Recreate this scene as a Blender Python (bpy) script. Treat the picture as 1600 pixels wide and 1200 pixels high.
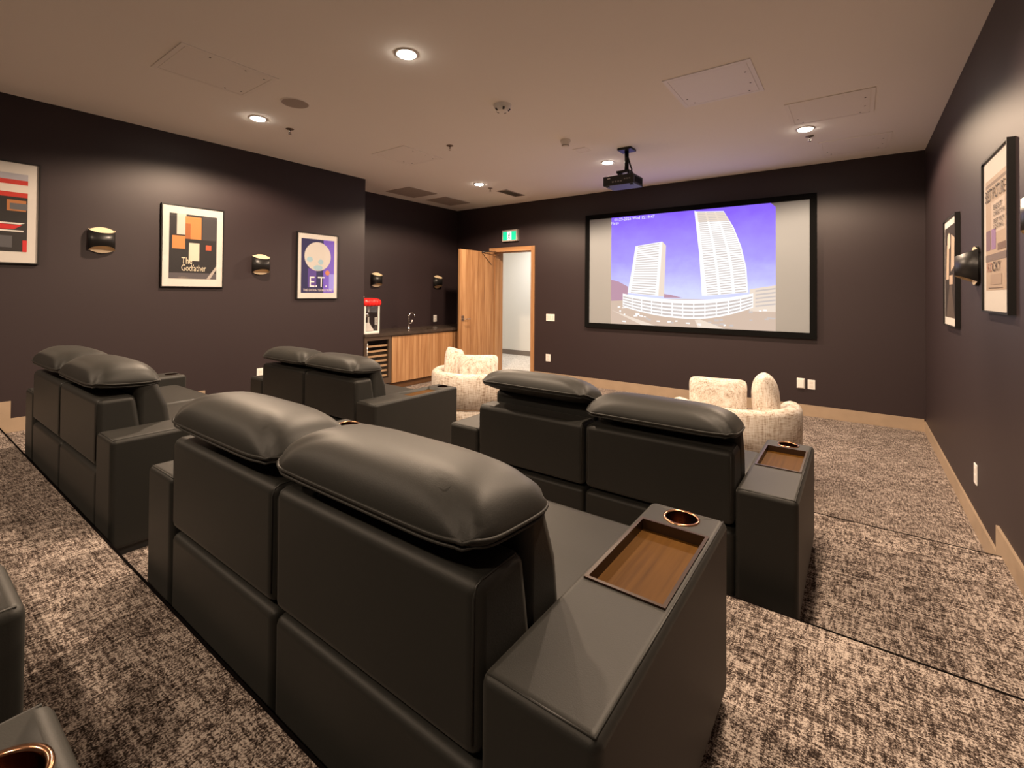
import bpy, bmesh, math, random
from mathutils import Vector, Matrix
random.seed(7)
for o in list(bpy.data.objects): bpy.data.objects.remove(o)
scn = bpy.context.scene
COL = scn.collection

# ---------------------------------------------------------------- camera
YAW, PITCH, ROLL = math.radians(36.136), math.radians(0.7217), math.radians(0.4771)
FPX, CYPX = 736.43, 449.47
def cam_basis():
    cy, sy = math.cos(YAW), math.sin(YAW)
    f = Vector((-sy, cy, 0)); r = Vector((cy, sy, 0)); u = Vector((0, 0, 1))
    f2 = math.cos(PITCH)*f + math.sin(PITCH)*u
    u2 = -math.sin(PITCH)*f + math.cos(PITCH)*u
    return math.cos(ROLL)*r + math.sin(ROLL)*u2, -math.sin(ROLL)*r + math.cos(ROLL)*u2, f2
R_, U_, F_ = cam_basis()
cd = bpy.data.cameras.new('camera')
cam = bpy.data.objects.new('camera', cd); COL.objects.link(cam)
m = Matrix.Identity(4)
for i in range(3):
    m[i][0], m[i][1], m[i][2] = R_[i], U_[i], -F_[i]
m[2][3] = 1.38
cam.matrix_world = m
cd.sensor_fit = 'HORIZONTAL'; cd.sensor_width = 36.0
cd.lens = FPX*36.0/1600.0
cd.shift_y = -(600.0-CYPX)/1600.0
cd.clip_start = 0.02
scn.camera = cam

# ---------------------------------------------------------------- world, exposure, light settings
w = bpy.data.worlds.new('world'); scn.world = w; w.use_nodes = True
w.node_tree.nodes['Background'].inputs[0].default_value = (0.01, 0.01, 0.012, 1)
w.node_tree.nodes['Background'].inputs[1].default_value = 0.2
vs = scn.view_settings
vs.view_transform = 'Standard'; vs.look = 'None'; vs.gamma = 1.0; vs.use_curve_mapping = False
vs.exposure = 0.16
LAMP_W = 182.0            # each ceiling downlight
LAMP_COL = (1.0, 0.74, 0.52)
HALL_W = 38.0
try:
    scn.cycles.max_bounces = 14; scn.cycles.diffuse_bounces = 8
except Exception: pass

# ---------------------------------------------------------------- sizes of the room
H = 2.898                 # ceiling
XR, XL, XA = 0.575, -5.315, -5.95     # right wall, left wall, alcove wall
YS, YB, YJ = 6.415, -2.6, 3.925       # screen wall, rear wall, end of the left wall
ST = 0.135                # step height
EDGE = [3.235, 1.90, 0.565]           # front edges of tiers 1..3
XD0, XD1, ZD = -5.10, -4.295, 2.095   # door opening
YH0, YH1 = 6.69, 8.68                 # hallway

# ---------------------------------------------------------------- material helpers
MATS = {}
def newmat(name):
    mt = bpy.data.materials.new(name); mt.use_nodes = True
    nt = mt.node_tree; b = nt.nodes['Principled BSDF']
    MATS[name] = mt
    return mt, nt, b
def mat(name, col, rough=0.5, metal=0.0, emit=None, es=0.0, spec=0.5, bump=None, var=0.0, vscale=8.0):
    mt, nt, b = newmat(name)
    b.inputs['Base Color'].default_value = (*col, 1); b.inputs['Roughness'].default_value = rough
    b.inputs['Metallic'].default_value = metal; b.inputs['Specular IOR Level'].default_value = spec
    if emit is not None:
        b.inputs['Emission Color'].default_value = (*emit, 1); b.inputs['Emission Strength'].default_value = es
    tc = nt.nodes.new('ShaderNodeTexCoord')
    if var > 0:
        n = nt.nodes.new('ShaderNodeTexNoise'); n.inputs['Scale'].default_value = vscale; n.inputs['Detail'].default_value = 5
        nt.links.new(tc.outputs['Object'], n.inputs['Vector'])
        r = nt.nodes.new('ShaderNodeValToRGB')
        r.color_ramp.elements[0].position = 0.3; r.color_ramp.elements[1].position = 0.7
        r.color_ramp.elements[0].color = (*[c*(1-var) for c in col], 1); r.color_ramp.elements[1].color = (*[min(1, c*(1+var)) for c in col], 1)
        nt.links.new(n.outputs['Fac'], r.inputs['Fac']); nt.links.new(r.outputs['Color'], b.inputs['Base Color'])
    if bump:
        n2 = nt.nodes.new('ShaderNodeTexNoise'); n2.inputs['Scale'].default_value = bump[0]; n2.inputs['Detail'].default_value = 3
        nt.links.new(tc.outputs['Object'], n2.inputs['Vector'])
        bp = nt.nodes.new('ShaderNodeBump'); bp.inputs['Strength'].default_value = bump[1]; bp.inputs['Distance'].default_value = 0.002
        nt.links.new(n2.outputs['Fac'], bp.inputs['Height']); nt.links.new(bp.outputs['Normal'], b.inputs['Normal'])
    return mt
def noise(nt, vec, sx, sy, sz, detail=4, rough=0.6):
    mp = nt.nodes.new('ShaderNodeMapping'); mp.inputs['Scale'].default_value = (sx, sy, sz)
    nt.links.new(vec, mp.inputs['Vector'])
    n = nt.nodes.new('ShaderNodeTexNoise'); n.inputs['Scale'].default_value = 1.0
    n.inputs['Detail'].default_value = detail; n.inputs['Roughness'].default_value = rough
    nt.links.new(mp.outputs['Vector'], n.inputs['Vector'])
    return n.outputs['Fac']
def math_(nt, op, a, b=None):
    n = nt.nodes.new('ShaderNodeMath'); n.operation = op
    for i, v in enumerate((a, b)):
        if v is None: continue
        if isinstance(v, (int, float)): n.inputs[i].default_value = v
        else: nt.links.new(v, n.inputs[i])
    return n.outputs[0]
def ramp(nt, fac, stops):
    r = nt.nodes.new('ShaderNodeValToRGB'); e = r.color_ramp.elements
    while len(e) < len(stops): e.new(0.5)
    for i, (p, c) in enumerate(stops):
        e[i].position = p; e[i].color = (*c, 1)
    nt.links.new(fac, r.inputs['Fac']); return r.outputs['Color']

def carpet_mat(name, dark, mid, light):
    mt, nt, b = newmat(name)
    tc = nt.nodes.new('ShaderNodeTexCoord').outputs['Object']
    a = noise(nt, tc, 105, 20, 10, 2, 0.6)     # streaks along Y
    c = noise(nt, tc, 20, 105, 10, 2, 0.6)     # streaks along X
    d = noise(nt, tc, 240, 240, 40, 1, 0.5)    # loops
    e = noise(nt, tc, 5.5, 5.5, 2, 4, 0.65)    # patches
    a = math_(nt, 'SUBTRACT', a, 0.5); c = math_(nt, 'SUBTRACT', c, 0.5); d = math_(nt, 'SUBTRACT', d, 0.5); e = math_(nt, 'SUBTRACT', e, 0.5)
    s = math_(nt, 'ADD', math_(nt, 'MULTIPLY', a, 1.1), math_(nt, 'MULTIPLY', c, 1.1))
    s = math_(nt, 'ADD', s, math_(nt, 'MULTIPLY', d, 1.5))
    s = math_(nt, 'ADD', s, math_(nt, 'MULTIPLY', e, 0.45))
    s = math_(nt, 'ADD', s, 0.5)
    colr = ramp(nt, s, [(0.22, dark), (0.50, mid), (0.78, light)])
    nt.links.new(colr, b.inputs['Base Color'])
    b.inputs['Roughness'].default_value = 0.95; b.inputs['Specular IOR Level'].default_value = 0.1
    bp = nt.nodes.new('ShaderNodeBump'); bp.inputs['Strength'].default_value = 0.6; bp.inputs['Distance'].default_value = 0.004
    nt.links.new(d, bp.inputs['Height']); nt.links.new(bp.outputs['Normal'], b.inputs['Normal'])
    return mt
def wood_mat(name, dark, mid, light, axis='Z', rough=0.45):
    mt, nt, b = newmat(name)
    tc = nt.nodes.new('ShaderNodeTexCoord').outputs['Object']
    s1 = [26, 26, 26]; s2 = [90, 90, 90]; i = 'XYZ'.index(axis); s1[i] = 0.9; s2[i] = 2.5
    n1 = noise(nt, tc, *s1, 4, 0.6); n2 = noise(nt, tc, *s2, 3, 0.6)
    s3 = [5, 5, 5]; s3[i] = 0.6
    n3 = noise(nt, tc, *s3, 3, 0.5)
    f = math_(nt, 'ADD', math_(nt, 'MULTIPLY', n1, 0.55), math_(nt, 'ADD', math_(nt, 'MULTIPLY', n2, 0.25), math_(nt, 'MULTIPLY', n3, 0.2)))
    nt.links.new(ramp(nt, f, [(0.36, dark), (0.5, mid), (0.64, light)]), b.inputs['Base Color'])
    b.inputs['Roughness'].default_value = rough
    return mt
def linen_mat(name, base, thread, hi):
    mt, nt, b = newmat(name)
    tc = nt.nodes.new('ShaderNodeTexCoord').outputs['Object']
    a = noise(nt, tc, 18, 18, 170, 2, 0.6); c = noise(nt, tc, 150, 150, 10, 2, 0.6)
    e = noise(nt, tc, 6, 6, 6, 3, 0.6)
    s = math_(nt, 'ADD', math_(nt, 'MULTIPLY', a, 0.42), math_(nt, 'MULTIPLY', c, 0.42))
    s = math_(nt, 'ADD', s, math_(nt, 'MULTIPLY', e, 0.16))
    nt.links.new(ramp(nt, s, [(0.36, thread), (0.48, base), (0.60, hi)]), b.inputs['Base Color'])
    b.inputs['Roughness'].default_value = 0.9; b.inputs['Specular IOR Level'].default_value = 0.15
    bp = nt.nodes.new('ShaderNodeBump'); bp.inputs['Strength'].default_value = 0.3; bp.inputs['Distance'].default_value = 0.003
    nt.links.new(s, bp.inputs['Height']); nt.links.new(bp.outputs['Normal'], b.inputs['Normal'])
    return mt
def glass_mat(name, tint=(1, 1, 1), refl=0.10):
    mt = bpy.data.materials.new(name); mt.use_nodes = True; nt = mt.node_tree
    nt.nodes.clear()
    out = nt.nodes.new('ShaderNodeOutputMaterial'); mx = nt.nodes.new('ShaderNodeMixShader')
    tr = nt.nodes.new('ShaderNodeBsdfTransparent'); gl = nt.nodes.new('ShaderNodeBsdfGlossy')
    tr.inputs[0].default_value = (*tint, 1); gl.inputs['Roughness'].default_value = 0.03
    mx.inputs[0].default_value = refl
    nt.links.new(tr.outputs[0], mx.inputs[1]); nt.links.new(gl.outputs[0], mx.inputs[2]); nt.links.new(mx.outputs[0], out.inputs[0])
    MATS[name] = mt; return mt

WALL = mat('plum_wall_paint', (0.029, 0.0185, 0.0205), 0.50, spec=0.40, bump=(260, 0.12))
CEIL = mat('white_ceiling_paint', (0.90, 0.865, 0.82), 0.9, spec=0.1)
PANEL = mat('ceiling_panel_paint', (0.875, 0.84, 0.80), 0.8, spec=0.15)
PANELW = mat('white_panel_paint', (0.90, 0.88, 0.90), 0.6)
GRILLE = mat('grille_taupe', (0.40, 0.34, 0.30), 0.7, bump=(900, 0.4))
CARPET = carpet_mat('mottled_carpet', (0.026, 0.018, 0.015), (0.175, 0.137, 0.118), (0.54, 0.465, 0.41))
CARPETH = carpet_mat('hallway_carpet', (0.40, 0.35, 0.30), (0.72, 0.67, 0.61), (0.88, 0.85, 0.8))
BASEB = mat('tan_baseboard', (0.38, 0.285, 0.20), 0.45, var=0.06)
STRIP = mat('black_step_edge', (0.006, 0.005, 0.005), 0.9, spec=0.0)
LEATHER = mat('charcoal_leather', (0.0195, 0.0195, 0.0175), 0.51, spec=0.34, bump=(420, 0.10), var=0.08, vscale=3)
for k_, v_ in (('Sheen Weight', 0.06), ('Sheen Roughness', 0.45), ('Sheen Tint', (1.0, 0.95, 0.87, 1))):
    LEATHER.node_tree.nodes['Principled BSDF'].inputs[k_].default_value = v_
SEAM = mat('leather_seam', (0.018, 0.018, 0.016), 0.5)
BLACK = mat('black_plastic', (0.012, 0.012, 0.013), 0.45)
BLACKM = mat('black_metal', (0.016, 0.015, 0.015), 0.38, metal=0.3)
VELVET = mat('black_velvet', (0.004, 0.004, 0.004), 0.9, spec=0.1)
COPPER = mat('copper_cup', (0.50, 0.27, 0.16), 0.2, metal=1.0)
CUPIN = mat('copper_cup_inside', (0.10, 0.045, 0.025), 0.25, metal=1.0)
TRAYM = wood_mat('tray_wood', (0.055, 0.022, 0.003), (0.092, 0.040, 0.006), (0.115, 0.052, 0.009), 'Y', 0.55)
TRAYM.node_tree.nodes['Principled BSDF'].inputs['Specular IOR Level'].default_value = 0.10
TRAYF = mat('tray_rim', (0.040, 0.020, 0.010), 0.35, metal=0.3)
LINEN = linen_mat('cream_linen', (0.70, 0.62, 0.535), (0.29, 0.195, 0.13), (0.88, 0.84, 0.79))
WOOD = wood_mat('honey_wood', (0.235, 0.107, 0.042), (0.40, 0.212, 0.096), (0.54, 0.325, 0.165), 'Z', 0.42)
WOODX = wood_mat('honey_wood_horizontal', (0.25, 0.113, 0.043), (0.40, 0.205, 0.088), (0.52, 0.30, 0.15), 'X', 0.42)
WOODK = wood_mat('kick_wood', (0.10, 0.045, 0.018), (0.16, 0.075, 0.03), (0.2, 0.1, 0.045), 'Y', 0.5)
SHELFW = mat('shelf_wood', (0.85, 0.62, 0.40), 0.5)
COUNTER = mat('dark_stone_counter', (0.060, 0.045, 0.036), 0.25, var=0.25, vscale=20)
STEEL = mat('steel', (0.62, 0.58, 0.55), 0.25, metal=1.0)
BRONZE = mat('bronze_trim', (0.16, 0.115, 0.085), 0.4, metal=0.6)
CREAM = mat('cream_enamel', (0.82, 0.68, 0.47), 0.4)
WHITE = mat('white_plastic', (0.82, 0.80, 0.77), 0.45)
MATB = mat('white_mat_board', (0.70, 0.67, 0.63), 0.8)
HALLW = mat('hall_white_paint', (0.86, 0.84, 0.79), 0.85)
SCREENW = mat('white_screen_fabric', (0.285, 0.305, 0.325), 0.8, spec=0.1)
LENS = mat('lamp_lens', (0.9, 0.9, 0.9), 0.5, emit=(1.0, 0.90, 0.76), es=70.0)
GLASS = glass_mat('picture_glass', (0.98, 0.98, 0.98), 0.045)
DGLASS = glass_mat('dark_glass', (0.86, 0.84, 0.82), 0.06)
CGLASS = glass_mat('clear_glass', (0.95, 0.95, 0.95), 0.07)
RED = mat('red_plastic', (0.75, 0.02, 0.02), 0.25, emit=(0.8, 0.02, 0.02), es=0.0)
EXITG = mat('exit_green', (0.0, 0.2, 0.1), 0.5, emit=(0.01, 0.72, 0.36), es=0.95)
EXITW = mat('exit_white', (0.6, 0.6, 0.6), 0.5, emit=(0.85, 1.0, 0.92), es=0.9)

# ---------------------------------------------------------------- mesh helpers
def link(me, name, mats, parent=None, smooth=False, wn=False):
    if not isinstance(mats, (list, tuple)): mats = [mats]
    for mm in mats: me.materials.append(mm)
    if smooth:
        me.polygons.foreach_set('use_smooth', [True]*len(me.polygons))
    o = bpy.data.objects.new(name, me); COL.objects.link(o)
    if parent is not None: o.parent = parent
    if wn:
        md = o.modifiers.new('wn', 'WEIGHTED_NORMAL'); md.keep_sharp = False; md.weight = 80
    return o
def bm_obj(bm, name, mats, parent=None, smooth=False, wn=False):
    bmesh.ops.recalc_face_normals(bm, faces=bm.faces)
    me = bpy.data.meshes.new(name); bm.to_mesh(me); bm.free(); me.update()
    return link(me, name, mats, parent, smooth, wn)
def add_box(bm, x0, x1, y0, y1, z0, z1, mi=0):
    vs_ = [bm.verts.new(p) for p in ((x0,y0,z0),(x1,y0,z0),(x1,y1,z0),(x0,y1,z0),(x0,y0,z1),(x1,y0,z1),(x1,y1,z1),(x0,y1,z1))]
    fs = [bm.faces.new([vs_[i] for i in q]) for q in ((3,2,1,0),(4,5,6,7),(0,1,5,4),(1,2,6,5),(2,3,7,6),(3,0,4,7))]
    for f in fs: f.material_index = mi
    return vs_
def box(name, x0, x1, y0, y1, z0, z1, mt, parent=None, r=0.0, seg=3):
    bm = bmesh.new(); add_box(bm, x0, x1, y0, y1, z0, z1)
    if r > 0:
        bmesh.ops.bevel(bm, geom=list(bm.edges), offset=r, segments=seg, profile=0.5, affect='EDGES')
    return bm_obj(bm, name, mt, parent, r > 0, r > 0)
def boxes(name, lst, mt, parent=None):
    bm = bmesh.new()
    for b in lst: add_box(bm, *b)
    return bm_obj(bm, name, mt, parent)
def prism_x(name, prof, x0, x1, mt, parent=None, r=0.0, seg=3):
    """profile in (y, z) extruded along x"""
    bm = bmesh.new()
    a = [bm.verts.new((x0, y, z)) for y, z in prof]; b = [bm.verts.new((x1, y, z)) for y, z in prof]
    bm.faces.new(a); bm.faces.new(b[::-1]); n = len(prof)
    for i in range(n): bm.faces.new((a[i], a[(i+1) % n], b[(i+1) % n], b[i]))
    bmesh.ops.recalc_face_normals(bm, faces=bm.faces)
    if r > 0: bmesh.ops.bevel(bm, geom=list(bm.edges), offset=r, segments=seg, profile=0.5, affect='EDGES')
    return bm_obj(bm, name, mt, parent, r > 0, r > 0)
def add_lathe(bm, prof, cx, cy, n=32, a0=0.0, a1=2*math.pi, mi=0):
    full = abs(a1-a0-2*math.pi) < 1e-6
    cnt = n if full else n+1
    rings = []
    for i in range(cnt):
        a = a0+(a1-a0)*i/n
        rings.append([bm.verts.new((cx+r*math.cos(a), cy+r*math.sin(a), z)) for r, z in prof])
    for i in range(n):
        p, q = rings[i], rings[(i+1) % cnt]
        for k in range(len(prof)-1):
            try:
                f = bm.faces.new((p[k], q[k], q[k+1], p[k+1])); f.material_index = mi; f.smooth = True
            except ValueError: pass
    bmesh.ops.remove_doubles(bm, verts=bm.verts, dist=1e-5)
def lathe(name, prof, cx, cy, mt, parent=None, n=32, smooth=True, wn=False):
    bm = bmesh.new(); add_lathe(bm, prof, cx, cy, n)
    return bm_obj(bm, name, mt, parent, smooth, wn)
def tube(name, pts, r, mt, parent=None, n=8, closed=False):
    pts = [Vector(p) for p in pts]; bm = bmesh.new(); rings = []; N = len(pts)
    up = Vector((0, 0, 1))
    for i, p in enumerate(pts):
        if closed: t = pts[(i+1) % N]-pts[i-1]
        else: t = pts[min(i+1, N-1)]-pts[max(i-1, 0)]
        t.normalize()
        ref = up if abs(t.z) < 0.95 else Vector((1, 0, 0))
        a = t.cross(ref).normalized(); b = t.cross(a).normalized()
        rings.append([bm.verts.new(p+a*(r*math.cos(2*math.pi*k/n))+b*(r*math.sin(2*math.pi*k/n))) for k in range(n)])
    for i in range(N if closed else N-1):
        p, q = rings[i], rings[(i+1) % N]
        # align rings
        off = min(range(n), key=lambda s: (p[0].co-q[s].co).length)
        for k in range(n): bm.faces.new((p[k], p[(k+1) % n], q[(k+1+off) % n], q[(k+off) % n]))
    if not closed:
        bm.faces.new(rings[0]); bm.faces.new(rings[-1][::-1])
    return bm_obj(bm, name, mt, parent, True)
def empty(name, loc=(0, 0, 0), rz=0.0):
    o = bpy.data.objects.new(name, None); COL.objects.link(o)
    o.location = loc; o.rotation_euler = (0, 0, rz); o.empty_display_size = 0.1
    return o
def tag(o, label, cat, group=None, kind=None):
    o['label'] = label; o['category'] = cat
    if group: o['group'] = group
    if kind: o['kind'] = kind
    return o
def struct(o, label=None, cat=None):
    o['kind'] = 'structure'
    if label: o['label'] = label
    if cat: o['category'] = cat
    return o
def dup(root, loc, rz, label=None):
    r = root.copy(); COL.objects.link(r); r.location = loc; r.rotation_euler = (0, 0, rz)
    if label: r['label'] = label
    for ch in list(root.children):
        c = ch.copy(); COL.objects.link(c); c.parent = r
        for g in list(ch.children):
            d = g.copy(); COL.objects.link(d); d.parent = c
    return r
def text_obj(name, s, width, height, mt, parent, M, lean=0.0):
    """lettering as a flat mesh fitted into width x height, its lower left corner at M's origin"""
    cu = bpy.data.curves.new(name, 'FONT'); cu.body = s; cu.size = 1.0; cu.resolution_u = 2; cu.shear = lean
    t = bpy.data.objects.new(name, cu); COL.objects.link(t)
    me = bpy.data.meshes.new_from_object(t.evaluated_get(bpy.context.evaluated_depsgraph_get()))
    bpy.data.objects.remove(t); bpy.data.curves.remove(cu)
    xs = [v.co.x for v in me.vertices]; ys = [v.co.y for v in me.vertices]
    if xs:
        sx = width/(max(xs)-min(xs)); sy = height/(max(ys)-min(ys)); ax, ay = min(xs), min(ys)
        for v in me.vertices:
            v.co = M @ Vector(((v.co.x-ax)*sx, (v.co.y-ay)*sy, 0))
    me.materials.clear()
    return link(me, name, mt, parent)

# ================================================================ STRUCTURE
# stepped floor
fl = box('floor', XA-0.1, XR+0.1, EDGE[0], YS+0.3, -0.12, 0.0, CARPET)
struct(fl, 'mottled brown and beige carpet of the lowest level before the screen', 'floor')
lo = [EDGE[1], EDGE[2], YB-0.1]
LV = ['front step under the front sofa row', 'middle step under the middle sofa row', 'rear step under the rearmost seats']
for i in range(3):
    t = box('floor_tier', XL-0.3, XR+0.1, lo[i], EDGE[i]-0.004, -0.12, ST*(i+1), CARPET)
    struct(t, 'mottled brown and beige carpet of the '+LV[i], 'floor')
    n = box('trim_%d' % (i+1), XL, XR, EDGE[i]-0.004, EDGE[i]+0.004, ST*i, ST*(i+1)+0.001, STRIP)  # thin black strip along each step edge
    struct(n, 'thin black strip along the edge of the '+LV[i].split(' under')[0], 'trim')
# walls
struct(box('wall_left', XA-0.4, XL, YB-0.2, YJ, -0.12, H, WALL), 'dark plum wall on the left with framed posters', 'wall')
struct(box('wall_alcove', XA-0.2, XA, YJ, YS+0.2, -0.12, H, WALL), 'dark plum wall behind the counter', 'wall')
struct(box('wall_right', XR, XR+0.2, YB-0.2, YS+0.2, -0.12, H, WALL), 'dark plum wall on the right with tall posters', 'wall')
struct(box('wall_back', XL-0.1, XR+0.1, YB-0.2, YB, -0.12, H, WALL), 'dark plum wall behind the seats', 'wall')
struct(boxes('wall_front', [(XA-0.1, XD0-0.05, YS, YH0, -0.12, H), (XD1+0.05, XR+0.1, YS, YH0, -0.12, H), (XD0-0.05, XD1+0.05, YS, YH0, ZD+0.05, H)], WALL),
       'dark plum wall that carries the projection screen', 'wall')
struct(box('ceiling', XA-0.2, XR+0.2, YB-0.2, YS+0.1, H, H+0.12, CEIL), 'matte off-white painted ceiling', 'ceiling')
# hallway beyond the door
struct(box('floor_hallway', -9.0, -2.6, YS+0.3, YH1, -0.12, 0.0, CARPETH), 'pale mottled carpet of the hallway behind the open door', 'floor')
struct(box('wall_hallway', -9.0, -2.6, YH1, YH1+0.15, -0.12, 2.7, HALLW), 'off-white hallway wall seen through the open door', 'wall')
struct(boxes('wall_hallway_ends', [(-9.15, -9.0, YH0, YH1+0.15, -0.12, 2.7), (-2.6, -2.45, YH0, YH1+0.15, -0.12, 2.7), (-9.0, XA-0.1, YH0-0.02, YH0, -0.12, 2.7)], HALLW), 'off-white end walls of the hallway', 'wall')
struct(box('ceiling_hallway', -9.0, -2.6, YH0, YH1+0.1, 2.7, 2.8, HALLW), 'white hallway ceiling', 'ceiling')
struct(box('baseboard_hallway', -9.0, -2.6, YH1-0.012, YH1, 0, 0.105, mat('grey_baseboard', (0.22, 0.18, 0.15), 0.5)), 'grey-brown baseboard of the hallway', 'baseboard')
# baseboards, stepping with the tiers
BH, BT = 0.107, 0.012
YE = [3.35, 2.03, 0.675]
def base_steps(name, xa, xb, y_end, label):
    lst = [(xa, xb, YE[0], y_end, 0, BH), (xa, xb, YE[1], YE[0], 0, BH+ST), (xa, xb, YE[2], YE[1], ST, BH+2*ST), (xa, xb, YB, YE[2], 2*ST, BH+3*ST)]
    struct(boxes(name, lst, BASEB), label, 'baseboard')
base_steps('baseboard_right', XR-BT, XR, YS, 'tan baseboard stepping up along the right wall')
base_steps('baseboard_left', XL, XL+BT, YJ, 'tan baseboard stepping up along the left wall')
struct(box('baseboard_front', XD1+0.075, XR-BT, YS-BT, YS, 0, BH+0.02, BASEB), 'tan baseboard under the projection screen', 'baseboard')

# door with frame
d = empty('door_1', (0, 0, 0)); struct(d, 'open honey wood door with wooden frame in the front wall', 'door')
CW = 0.07
boxes('frame', [(XD0-CW, XD0, YS-0.015, YH0+0.015, 0, ZD+CW), (XD1, XD1+CW, YS-0.015, YH0+0.015, 0, ZD+CW)], WOOD, d)
boxes('frame_head', [(XD0, XD1, YS-0.015, YH0+0.015, ZD, ZD+CW)], WOODX, d)
boxes('door_stop', [(XD1-0.012, XD1, YS+0.05, YS+0.09, 0, ZD), (XD0, XD0+0.012, YS+0.05, YS+0.09, 0, ZD), (XD0, XD1, YS+0.05, YS+0.09, ZD-0.012, ZD)], WOOD, d)
hx, hy, ang = XD0+0.005, YS-0.02, math.radians(-93.0)
leaf = box('leaf', 0, 0.80, -0.022, 0.022, 0.01, ZD-0.006, WOOD, d, 0.002, 1)
leaf.location = (hx, hy, 0); leaf.rotation_euler = (0, 0, ang)
# leaf local +y is the side turned to the room's right after opening
hs = box('handle_plate', 0.705, 0.765, 0.022, 0.030, 0.93, 1.02, STEEL, leaf, 0.004, 2)
tube('handle', [(0.735, 0.028, 0.965), (0.735, 0.075, 0.965), (0.722, 0.082, 0.965), (0.62, 0.082, 0.965)], 0.009, STEEL, leaf)
tube('closer_arm', [(0.30, 0.03, ZD-0.02), (0.02, 0.10, ZD+0.01)], 0.008, BLACKM, leaf)
tube('closer_rod', [(0.30, 0.03, ZD-0.03), (0.06, 0.03, ZD-0.22)], 0.004, BLACKM, leaf)
box('threshold', XD0, XD1, YS, YH0, 0, 0.006, BRONZE, d)

# ================================================================ SOFAS
W, D, AW, SW = 1.75, 0.81, 0.215, 0.66
def pillow_mesh(hw, hd, top, bot, nu=26, nv=18, pinch=0.0, corner=6.0, tilt=0.0, wr=0.0, skew=0.0, eu=6.0, ev=3.0):
    """a cushion of half width hw and half depth hd; top/bot = crown heights"""
    vts, fcs = [], []
    def pos(u, v, s):
        mx = max(abs(u), abs(v))
        k = mx/(abs(u)**corner+abs(v)**corner)**(1/corner) if mx > 0 else 1
        x, y = hw*u*k, hd*v*k
        if pinch:
            x -= math.copysign(hw*pinch*0.10*(1-v*v)*abs(u)**6, u); y -= math.copysign(hd*pinch*0.08*(1-u*u)*abs(v)**6, v)
        f = max(0, 1-abs(u)**eu)**0.5*max(0, 1-abs(v)**ev)**0.5
        z = (top if s > 0 else -bot)*f
        if wr and s > 0:
            du, dv = 1-abs(u), 1-abs(v)
            a = math.atan2(dv*hd, du*hw+1e-6); rr = math.hypot(du*hw, dv*hd)
            z += wr*math.sin(a*11+u*3)*math.exp(-(rr/0.055)**2)*min(1, rr/0.02)
        return (x, y, z+tilt*y+skew*x)
    def us(n): return [math.sin(math.pi/2*(2*i/n-1)) for i in range(n+1)]
    U, V = us(nu), us(nv); idx = {}
    for s in (1, -1):
        for i, u in enumerate(U):
            for j, v in enumerate(V):
                edge = i in (0, nu) or j in (0, nv)
                if edge and s < 0: idx[(s, i, j)] = idx[(1, i, j)]; continue
                idx[(s, i, j)] = len(vts); vts.append(pos(u, v, s))
        for i in range(nu):
            for j in range(nv):
                q = [idx[(s, i, j)], idx[(s, i+1, j)], idx[(s, i+1, j+1)], idx[(s, i, j+1)]]
                fcs.append(q if s > 0 else q[::-1])
    rim = [idx[(1, i, 0)] for i in range(nu)]+[idx[(1, nu, j)] for j in range(nv)]+[idx[(1, i, nv)] for i in range(nu, 0, -1)]+[idx[(1, 0, j)] for j in range(nv, 0, -1)]
    me = bpy.data.meshes.new('pillow'); me.from_pydata(vts, [], fcs); me.update()
    return me, [vts[i] for i in rim]

def cut(o, cutters):
    for c in cutters:
        md = o.modifiers.new('cut', 'BOOLEAN'); md.operation = 'DIFFERENCE'; md.object = c; md.solver = 'EXACT'
    wnm = o.modifiers.get('wn')
    if wnm: o.modifiers.remove(wnm)
    dg = bpy.context.evaluated_depsgraph_get()
    me = bpy.data.meshes.new_from_object(o.evaluated_get(dg))
    o.modifiers.clear(); old = o.data; o.data = me
    for c in cutters: bpy.data.objects.remove(c)
    md = o.modifiers.new('wn', 'WEIGHTED_NORMAL'); md.weight = 80
    return o
def cylinder_cutter(cx, cy, r, z0, z1):
    return lathe('cutter', [(0, z0), (r, z0), (r, z1), (0, z1)], cx, cy, BLACK, None, 28, False)

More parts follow.
